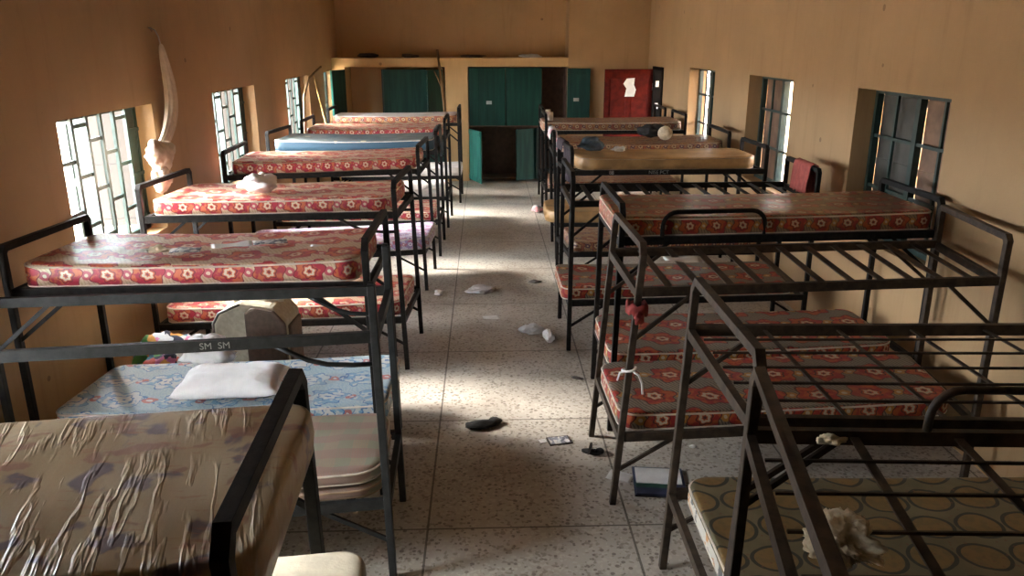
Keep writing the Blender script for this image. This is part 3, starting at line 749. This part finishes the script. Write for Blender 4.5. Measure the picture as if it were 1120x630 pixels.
def drape(name, label, mat, p0, p1, lf, lb, gap=.036, seed=1, cat='cloth'):
    """cloth folded over a rail p0-p1, hanging lf on one side and lb on the other"""
    p0, p1 = Vector(p0), Vector(p1); d = (p1-p0); w = d.length; d.normalize(); nn = V(d.y, -d.x, 0)
    prof = [(gap, -lf*(1-i/7)) for i in range(7)]+[(gap*math.cos(a), gap*math.sin(a)) for a in (0, PI/4, PI/2, 3*PI/4, PI)]+[(-gap, -lb*(i+1)/7) for i in range(7)]
    mb = MB(); rows = []; off = V(seed, seed*2, 0)
    N = 12
    for i in range(N+1):
        row = []
        for j, (s, z) in enumerate(prof):
            k = min(1, abs(z)/.2)
            wv = (.5+.5*math.sin(i*1.9+seed+z*4))*.03*k+.02*k*noise.noise(V(i*.6, z*6, 0)+off)
            a = p0+d*(w*i/N*(1-.12*k)+.06*k*w)+nn*(s+math.copysign(abs(wv), s)) + V(0, 0, z+.02*k*noise.noise(V(i*.8, 0, seed)))
            row.append(mb.bm.verts.new(a-p0))
        rows.append(row)
    for i in range(N):
        for j in range(len(prof)-1):
            mb.bm.faces.new((rows[i][j], rows[i+1][j], rows[i+1][j+1], rows[i][j+1])).smooth = True
    o = mb.build(name, M[mat], loc=p0); m_ = o.modifiers.new('thick', 'SOLIDIFY'); m_.thickness = .004
    return tag(o, label, cat)

# pillow
def pillow(c, w, h, t, rz, label):
    mb = MB(); N = 22; tp = {}; 
    def P(i, j, s):
        a, b = i/N*2-1, j/N*2-1
        th = (max(0, 1-a**4)*max(0, 1-b**4))**.55*t/2
        k = 1-.07*(1-abs(a))*abs(b)**2-.05*(1-abs(b))*abs(a)**2
        z = th*(1+.25*noise.noise(V(a*2, b*2, 1)))*s+.006*noise.noise(V(a*7, b*5, 5*s))
        z = z if s > 0 else z*.55
        return V(a*w/2*(1-.05*(1-abs(b))*abs(a)), b*h/2*(1-.06*(1-abs(a))*abs(b)), z+t*.27)
    T_ = [[mb.bm.verts.new(P(i, j, 1)) for j in range(N+1)] for i in range(N+1)]
    B_ = [[(T_[i][j] if i in (0, N) or j in (0, N) else mb.bm.verts.new(P(i, j, -1))) for j in range(N+1)] for i in range(N+1)]
    for i in range(N):
        for j in range(N):
            mb.bm.faces.new((T_[i][j], T_[i+1][j], T_[i+1][j+1], T_[i][j+1])).smooth = True
            try: mb.bm.faces.new((B_[i][j], B_[i][j+1], B_[i+1][j+1], B_[i+1][j])).smooth = True
            except ValueError: pass
    o = mb.build('pillow', M['white'], loc=c); o.rotation_euler = (0, 0, rz)
    rim = [T_ for T_ in ()]
    return tag(o, label, 'pillow')
zb = top_z('L3', 0, .12)
pillow((-1.49, 4.30, zb+.012), .60, .40, .15, .05, 'white pillow lying flat on the blue flowered mattress')
thing_blob('crumpled_cloth', 'bright white crumpled cloth behind the pillow on the blue mattress', 'cloth', 'white', (-1.70, 4.62, zb+.010), (.17, .10, .15), 4, .4, rot=.3)

# suitcase on the floor in the gap between two left bunks
s = empty('suitcase', (-1.575, 5.22, 0), 'beige soft suitcase with brown panels standing behind the blue flowered mattress', 'suitcase', rz=-.05)
def prism(pts, y0, y1):
    n_ = len(pts); return MB().poly([(x, y0, z) for x, z in pts]+[(x, y1, z) for x, z in pts], [tuple(range(n_)), tuple(range(2*n_-1, n_-1, -1))]+[(i, (i+1) % n_, n_+(i+1) % n_, n_+i) for i in range(n_)])
prism([(-.26, .04), (.24, .04), (.24, .72), (.16, .82), (-.06, .845), (-.21, .78), (-.26, .70)], -.17, .17).build('body', M['bag'], s, bevel=.03)
prism([(-.03, .06), (.245, .06), (.245, .71), (.17, .80), (.03, .825), (-.03, .79)], -.20, -.165).build('front_pocket', M['bag_brown'], s, bevel=.03)
MB().mm((.235, -.13, .06), (.26, .13, .68)).build('side_panel', M['bag_brown'], s, bevel=.015)
rim = [(-.25, -.172, .08), (-.25, -.172, .70), (-.205, -.172, .775), (-.06, -.172, .838)]
MB().tube(rim, .009).build('piping', M['bag_trim'], s)
MB().sweep([(-.13, -.05, .80), (-.11, -.05, .87), (-.05, -.05, .895), (.03, -.05, .895), (.09, -.05, .87), (.11, -.05, .81)], .03, .014, up=(0, 1, 0)).build('handle', M['bag'], s, bevel=.004)
MB().blob((.02, .03, .82), (.17, .11, .04), 3, .25, 3, 2.5).build('lid_flap', M['bag'], s)
wl = MB()
for xx in (-.2, .2):
    wl.sweep([(xx, -.13+.04*math.cos(a*PI/6), .04+.04*math.sin(a*PI/6)) for a in range(12)], .02, .02, up=(1, 0, 0), closed=True)
wl.build('wheel', M['bag_trim'], s)
for k, (x, y, sz, zz, sd) in enumerate(((-2.24, 5.28, (.30, .22, .30), 0, 11),)):
    thing_blob('clothes_bundle', 'heap of brightly printed clothes left of the suitcase by the wall', 'clothes', 'colour', (x, y, zz), (.29, .22, .36), sd, .35, 4, 2.4, .3)

# papers on L3's upper mattress
zt = top_z('L3', 1, .13)-.012
sheet('printed_leaflet', 'printed leaflet on the red floral mattress, leftmost of the scattered papers', 'paper', 'print', (-1.66, 4.30, zt+.002), .16, .10, .2, 3)
sheet('paper_sheet', 'white sheet of paper between leaflets on the red floral mattress', 'paper', 'paper', (-1.44, 4.41, zt+.002), .22, .10, .35, 4)
sheet('printed_leaflet', 'grey printed leaflet on the red floral mattress, at the right of the white sheet', 'paper', 'print', (-1.24, 4.47, zt+.003), .19, .11, .3, 5)
sheet('paper_strip', 'thin pale paper strip on the red floral mattress nearest the aisle', 'paper', 'paper', (-.89, 4.38, zt+.004), .20, .035, .05, 6)
thing_blob('crumpled_paper', 'small crumpled pale paper left of the leaflets on the red floral mattress', 'paper', 'beigewool', (-1.80, 4.28, zt), (.055, .04, .03), 8, .4)
# white bag on L4
def tied_bag(c, size, seed, label, mat='plastic', rot=0):
    b = MB().blob((0, 0, size[2]*.45), size, seed, .32, 4, 2.8, .5, rot); zm = min(v.co.z for v in b.bm.verts)
    for v in b.bm.verts: v.co.z -= zm
    b.blob((size[0]*.25, 0, size[2]*1.25), (size[0]*.16, size[1]*.18, size[2]*.45), seed+1, .4, 3, 2.5)
    return tag(b.build('plastic_bag', M[mat], loc=c), label, 'bag')
tied_bag((-1.74, 6.08, top_z('L4', 1, .12)+.002), (.145, .12, .10), 5, 'tied white plastic bag on the upper red floral mattress', 'white')

# knotted net hanging by the left window
nt = MB(); prof = [(6.93, 2.50, .030), (6.95, 2.40, .055), (7.00, 2.25, .075), (7.02, 2.10, .090), (7.00, 1.96, .092), (6.90, 1.82, .080), (6.76, 1.72, .062), (6.64, 1.67, .055)]
rings = []
for i, (py, pz, r) in enumerate(prof):
    q0, q1 = prof[max(0, i-1)], prof[min(len(prof)-1, i+1)]; t = V(0, q1[0]-q0[0], q1[1]-q0[1]).normalized(); nn = V(0, -t.z, t.y)
    rings.append([V(0, py-6.86, pz-2.50)+V(.5*r*math.cos(a*PI/12)*(1+.2*math.sin(a*2.1+i*.3)), 0, 0)+nn*(r*math.sin(a*PI/12)*(1+.13*math.sin(a*2.7+1))) for a in range(24)])
vs = [[nt.bm.verts.new(p) for p in rg] for rg in rings]
for i in range(len(vs)-1):
    for j in range(24): nt.bm.faces.new((vs[i][j], vs[i][(j+1) % 24], vs[i+1][(j+1) % 24], vs[i+1][j])).smooth = True
nt.bm.faces.new(vs[0]); nt.bm.faces.new(vs[-1][::-1])
nr = empty('mosquito_net', (-2.665, 6.86, 2.50), 'knotted off-white net hanging on the wall beside the first left window', 'net')
o = nt.build('hanging_net', M['net'], nr); o.modifiers.new('s', 'SUBSURF').levels = 1; o.modifiers['s'].render_levels = 2
MB().blob((.05, -.36, -.86), (.10, .20, .13), 5, .28, 4, 2.2).blob((.06, -.40, -1.04), (.08, .15, .12), 6, .3, 4, 2.4).build('knot', M['net'], nr)
MB().tube([(-.08, .07, .12), (-.03, .07, .10), (-.01, .07, .05), (0, .07, -.02)], .006).build('hook', M['hinge'], nr)

# rags and ties on the right row
b = BEDS['R2']; org = b[6]
p = org+b[1](0, 0, 1.17)
rg = MB(); c_ = [V(.048*math.cos(t*PI/7), .048*math.sin(t*PI/7), .012*math.sin(t*2.3)) for t in range(14)]
rg.sweep(c_, .028, .05, n=10, closed=True, smooth=True)
rg.blob((.0, -.075, -.03), (.028, .022, .035), 3, .35, 3, 3)
tag(rg.build('tied_rag', M['redcloth'], loc=p), 'red rag knotted round the aisle corner post of the bare slatted bunk', 'rag')
p = org+b[1](0, 0, .80)
tk = MB().tube([p-p+V(.036*math.cos(a*PI/6), .036*math.sin(a*PI/6), .003*a) for a in range(13)], .007)
tk.tube([V(.02, -.02, .02), V(.05, -.03, .0), V(.07, -.02, -.05), V(.075, -.03, -.11)], .006)
tk.tube([V(-.02, -.02, .02), V(-.05, -.01, .01), V(-.06, 0, -.04)], .005)
tag(tk.build('string_tie', M['white'], loc=p), 'white string tied round an aisle post above the red medallion mattress', 'string')

sheet('paper_sheet', 'creased white paper lying on bare slats below the guard loop', 'paper', 'paper', org+b[1](.36, b[3]*.62, 1.26+.018), .22, .12, -.1, 9, .02)
thing_blob('crumpled_rag', 'crumpled cream cloth rag on the nearest right bunk slats', 'rag', 'beigewool', V(.875, 1.66, 1.284), (.085, .10, .055), 6, .6, 5, 4.2)
thing_blob('cloth_knot', 'small knot of pale cloth near the rail above the ring-patterned mattress', 'rag', 'beigewool', V(1.09, 2.22, 1.284), (.045, .03, .022), 7, .45, 4)
b = BEDS['R4']; p0, p1 = b[6]+b[1](b[2], .10, 1.5), b[6]+b[1](b[2], .50, 1.5)
drape('red_towel', 'red towel hung over a wall-end rail below the right window', 'towel', p0, p1, .26, .22, seed=4)
b = BEDS['R6']; p0, p1 = b[6]+b[1](0, .08, 1.5), b[6]+b[1](0, .52, 1.5)
drape('hanging_cloth', 'pale printed cloth hung over an aisle-end rail of the right row', 'pinkcloth', p0, p1, .42, .08, seed=6)
b = BEDS['R5']; p0, p1 = b[6]+b[1](0, .34, 1.5), b[6]+b[1](0, .70, 1.5)
drape('hanging_cloth', 'dark purple cloth hung over the end rail beside the ochre mattress', 'purple', p0, p1, .40, .07, seed=8)
b = BEDS['L6']; p0, p1 = b[6]+b[1](0, .10, 1.5), b[6]+b[1](0, .55, 1.5)
drape('hanging_cloth', 'slate-blue cloth hung over the aisle end of the blue-grey mattress bunk', 'slate', p0, p1, .30, .06, seed=9)
# bundles on far right upper mattresses
b = BEDS['R5']; zt = top_z('R5', 1, .13)
thing_blob('clothes_bundle', 'dark slate clothes bundle on the aisle end of the ochre mattress', 'clothes', 'slate', b[6]+b[1](.30, .42, zt+.008), (.15, .13, .10), 4, .38)
thing_blob('crumpled_paper', 'small crumpled cream paper on the ochre mattress', 'paper', 'paper', b[6]+b[1](.55, .40, zt+.006), (.085, .06, .035), 5, .5)
b = BEDS['R6']; zt = top_z('R6', 1, .12)-.03
thing_blob('clothes_bundle', 'black clothes bundle on the faded mattress before the red door', 'clothes', 'black', b[6]+b[1](1.22, .50, zt+.02), (.17, .12, .12), 6, .3)
thing_blob('cloth_ball', 'round beige cloth ball beside the black bundle', 'cloth', 'beigewool', b[6]+b[1](1.34, .28, zt+.02), (.09, .09, .09), 7, .12, 4, 2, .1)
# rolled bedding at R7 aisle end
b = BEDS['R7']
for k, (v_, lb) in enumerate(((.14, 'rolled cream mat, nearer of two rolls on the bunk before the red door'), (.62, 'rolled beige mat, farther of two rolls on the bunk before the red door'))):
    p = b[6]+b[1](.04, v_, top_z('R7', 1, .13)+.070); mb = MB()
    sp = [(.010+.0030*t, t) for t in [i*.45 for i in range(34)]]
    mb.tube([V(0, 0, 0), V(.07, 0, 0)], .06, 16)
    mb.sweep([V(-.003, r_*math.cos(t), r_*math.sin(t)) for r_, t in sp], .006, .006)
    tag(mb.build('rolled_mat', M['net'], loc=p), lb, 'rolled mat', 'rolled mats on the bunk before the red door')

# sticks
def stick(name, label, mat, pts, r):
    pts = [Vector(p) for p in pts]; o = pts[0]
    return tag(MB().tube([p-o for p in pts], r, 8).build(name, M[mat], loc=o), label, 'stick')
st = MB(); a0 = V(-.62, 13.95, 0)
st.tube([V(0, 0, 0), V(-.05, .32, .8), V(-.11, .58, 1.5), V(-.17, .78, 2.0), V(-.215, .905, 2.38)], .022)
st.tube([V(-.14, .67, 1.72), V(-.20, .68, 1.87), V(-.27, .70, 2.02)], .012)
tag(st.build('forked_stick', M['stick'], loc=a0), 'bare forked stick leaning against the pillar of the back cupboards', 'stick')
stick('bamboo_stick', 'pale bamboo stick leaning on the wall past the third left window', 'stick_pale', [(-2.15, 12.35, 0), (-2.40, 12.55, 1.0), (-2.70, 13.05, 2.02)], .014)
stick('dark_stick', 'dark stick slanting across the third left window grille', 'stick', [(-2.52, 11.30, 1.0), (-2.62, 11.9, 1.75), (-2.58, 12.1, 2.0), (-2.42, 12.3, 2.16)], .016)

# loft shelf litter
for k, (x, y, sz, mt, nm, lb) in enumerate(((.85, 15.05, (.20, .10, .05), 'paper', 'crumpled_paper', 'crumpled paper on the loft ledge over the dark green doors'),
        (-2.1, 15.12, (.22, .10, .06), 'black', 'dark_rag', 'dark rag on the left end of the loft ledge'),
        (-1.35, 15.10, (.16, .08, .05), 'bag_brown', 'brown_rag', 'brown rag on the loft ledge above the left cupboard'),
        (-.2, 15.15, (.25, .10, .04), 'bag_brown', 'brown_rag', 'flat brown rag on the loft ledge above the pillar'))):
    thing_blob(nm, lb, 'rag' if 'rag' in nm else 'paper', mt, (x, y, 2.235), sz, k+20, .35, 3)

# yellow loop at the picture's left edge
b = BEDS['L2']; p = b[6]+b[1](b[2]-.0, b[3]*.1, 1.5)
cord = [V(-.0+.05*math.sin(t), -.03, -.10-.16*(1-math.cos(t))/1.0+.0) for t in [i*2*PI/18 for i in range(18)]]
# cord hangs from the end rail
tag(MB().tube([V(.05*math.copysign(abs(math.sin(t))**.5, math.sin(t)), 0, (.032-.09*(1-math.cos(t)))) for t in [i*2*PI/20 for i in range(20)]], .005, 6, closed=True).build('cord_loop', M['yellow'], loc=p), 'yellow cord loop hanging from the wall-end rail of the bare frame', 'cord')

# ------------------------------------------------------------------ litter on the floor
sk = MB().blob((0, 0, .022), (.12, .055, .032), 31, .22, 4, 2.0, .35).blob((.10, .03, .02), (.055, .04, .028), 33, .2, 3, 2, .35)
o = sk.build('black_sock', M['black'], loc=(-.045, 4.87, 0)); o.rotation_euler = (0, 0, .25); tag(o, 'black sock lying in the middle of the aisle', 'sock')
# flip flop like dark slipper
sl = empty('slipper', (.655, 4.50, 0), 'small dark slipper on the floor beside the printed card', 'slipper', rz=-.35)
so = MB(); pts = [(.062*math.cos(t)*(1.0) , .030*math.sin(t)*(1+.25*math.cos(t))) for t in [i*2*PI/24 for i in range(24)]]
so.poly([(x, y, 0) for x, y in pts]+[(x, y, .014) for x, y in pts], [tuple(range(23, -1, -1)), tuple(range(24, 48))]+[(i, (i+1) % 24, 24+(i+1) % 24, 24+i) for i in range(24)])
so.build('sole', M['black'], sl)
MB().sweep([(-.005+.01*0, .03*math.cos(t), .014+.03*math.sin(t)) for t in [i*PI/8 for i in range(9)]], .045, .006, up=(1, 0, 0)).build('strap', M['bag_trim'], sl)
MB().blob((.055, .0, .022), (.03, .028, .018), 3, .2, 3).build('toe_cap', M['black'], sl)
cd = empty('printed_card', (.465, 4.66, 0), 'printed black and white card lying near the slipper', 'card', rz=.18)
MB().mm((-.075, -.055, .001), (.075, .055, .006)).build('card_border', M['bag_trim'], cd)
MB().mm((-.065, -.045, .006), (.065, .045, .0075)).build('printed_face', M['print'], cd)
sheet('paper_scrap', 'small pale scrap at the left of the printed card', 'paper', 'paper', (.355, 4.655, .001), .05, .05, .3, 12, .006)
thing_blob('dark_leaf', 'small dark curled scrap near the low red mattress', 'scrap', 'bag_trim', (.70, 5.66, 0), (.055, .022, .014), 14, .3, 3, rot=-.5)
tied_bag((.40, 6.68, 0), (.105, .10, .055), 9, 'crumpled clear plastic bag in the aisle, left of the white one', 'plastic')
tied_bag((.535, 6.50, 0), (.045, .10, .065), 12, 'narrow white plastic wrapper beside the clear bag in the aisle', 'white', rot=.2)
sheet('paper_scrap', 'pale torn paper scrap in the aisle in front of the clear film', 'paper', 'paper', (.04, 7.10, .001), .15, .10, .2, 15, .02)
thing_blob('plastic_film', 'flat crumpled clear film in the aisle beyond the torn paper', 'plastic', 'plastic', (-.05, 7.95, 0), (.16, .15, .035), 17, .35)
thing_blob('brown_leaf', 'small brown scrap on the aisle floor across from the clear film', 'scrap', 'bag_trim', (.53, 8.27, 0), (.07, .05, .02), 18, .45, 3)
thing_blob('paper_ball', 'white crumpled paper at the foot of a left bunk', 'paper', 'paper', (-.50, 7.85, 0), (.05, .06, .035), 19, .35)
thing_blob('paper_scrap', 'tiny white scrap under the red medallion mattress', 'paper', 'paper', (1.32, 4.54, 0), (.025, .018, .014), 21, .35, 3)
sheet('paper_sheet', 'white printed paper half under the open folder on the floor', 'paper', 'paper', (.79, 4.19, .001), .15, .10, -.5, 22, .012)
fd = empty('folder', (1.01, 4.12, 0), 'open navy folder with white pages on the floor behind the bunk post', 'folder', rz=-.12)
MB().mm((-.15, -.16, .008), (.15, .16, .012)).build('cover', M['navy'], fd)
MB().mm((-.135, -.03, .012), (.135, .145, .016)).build('page', M['paper'], fd)
MB().mm((-.14, -.155, .012), (.09, -.085, .019)).build('booklet', M['navy'], fd)
MB().mm((-.14, -.085, .012), (.09, -.04, .018)).build('spine_strip', M['leafgreen'], fd)
MB().mm((-.15, -.16, .001), (.15, .16, .008)).build('back_cover', M['bag_trim'], fd)
thing_blob('cloth_scrap', 'pink and white scrap by the feet of the last right bunks', 'cloth', 'pinkcloth', (.80, 12.05, 0), (.10, .12, .07), 24, .3, 3)

# ------------------------------------------------------------------ light, sky, camera
w = bpy.data.worlds.new('sky'); scn.world = w; w.use_nodes = True
bg = w.node_tree.nodes['Background']; bg.inputs[0].default_value = (.86, .93, 1.0, 1); bg.inputs[1].default_value = 54.0
sun = bpy.data.lights.new('sun', 'SUN'); sun.energy = 19; sun.angle = math.radians(13); sun.color = (1, .96, .90)
so = bpy.data.objects.new('sun', sun); COL.objects.link(so)
so.rotation_euler = (-V(-.80, .13, .44)).to_track_quat('-Z', 'Y').to_euler()
def portal(x, y0, y1, z0, z1, dirx):
    l = bpy.data.lights.new('window_portal', 'AREA'); l.shape = 'RECTANGLE'; l.size = z1-z0; l.size_y = y1-y0
    l.cycles.is_portal = True
    o = bpy.data.objects.new('window_portal', l); COL.objects.link(o); o.location = (x, (y0+y1)/2, (z0+z1)/2)
    o.rotation_euler = (0, -PI/2 if dirx > 0 else PI/2, 0)
for q in LW: portal(XL-.27, *q, 1)
for q in RW+[RD]: portal(XR+.27, *q, -1)

cam = bpy.data.cameras.new('camera'); co = bpy.data.objects.new('camera', cam); COL.objects.link(co)
cam.sensor_width = 36; cam.lens = 866.45/1120*36; cam.clip_start = .02
pit, yaw, rol = math.radians(17.2137), math.radians(1.9269), math.radians(-.0576)
fw = V(math.sin(yaw)*math.cos(pit), math.cos(yaw)*math.cos(pit), -math.sin(pit)); rt = V(math.cos(yaw), -math.sin(yaw), 0); up = rt.cross(fw)
r2 = rt*math.cos(rol)+up*math.sin(rol); u2 = up*math.cos(rol)-rt*math.sin(rol)
mw = Matrix((r2, u2, -fw)).transposed().to_4x4(); mw.translation = (0, 0, 2.5); co.matrix_world = mw
scn.camera = co
scn.view_settings.view_transform = 'Standard'; scn.view_settings.look = 'None'; scn.view_settings.gamma = 1
scn.view_settings.exposure = .92
scn.cycles.use_denoising = True
scn.cycles.max_bounces = 12; scn.cycles.diffuse_bounces = 7; scn.cycles.transparent_max_bounces = 12
scn.cycles.sample_clamp_indirect = 8
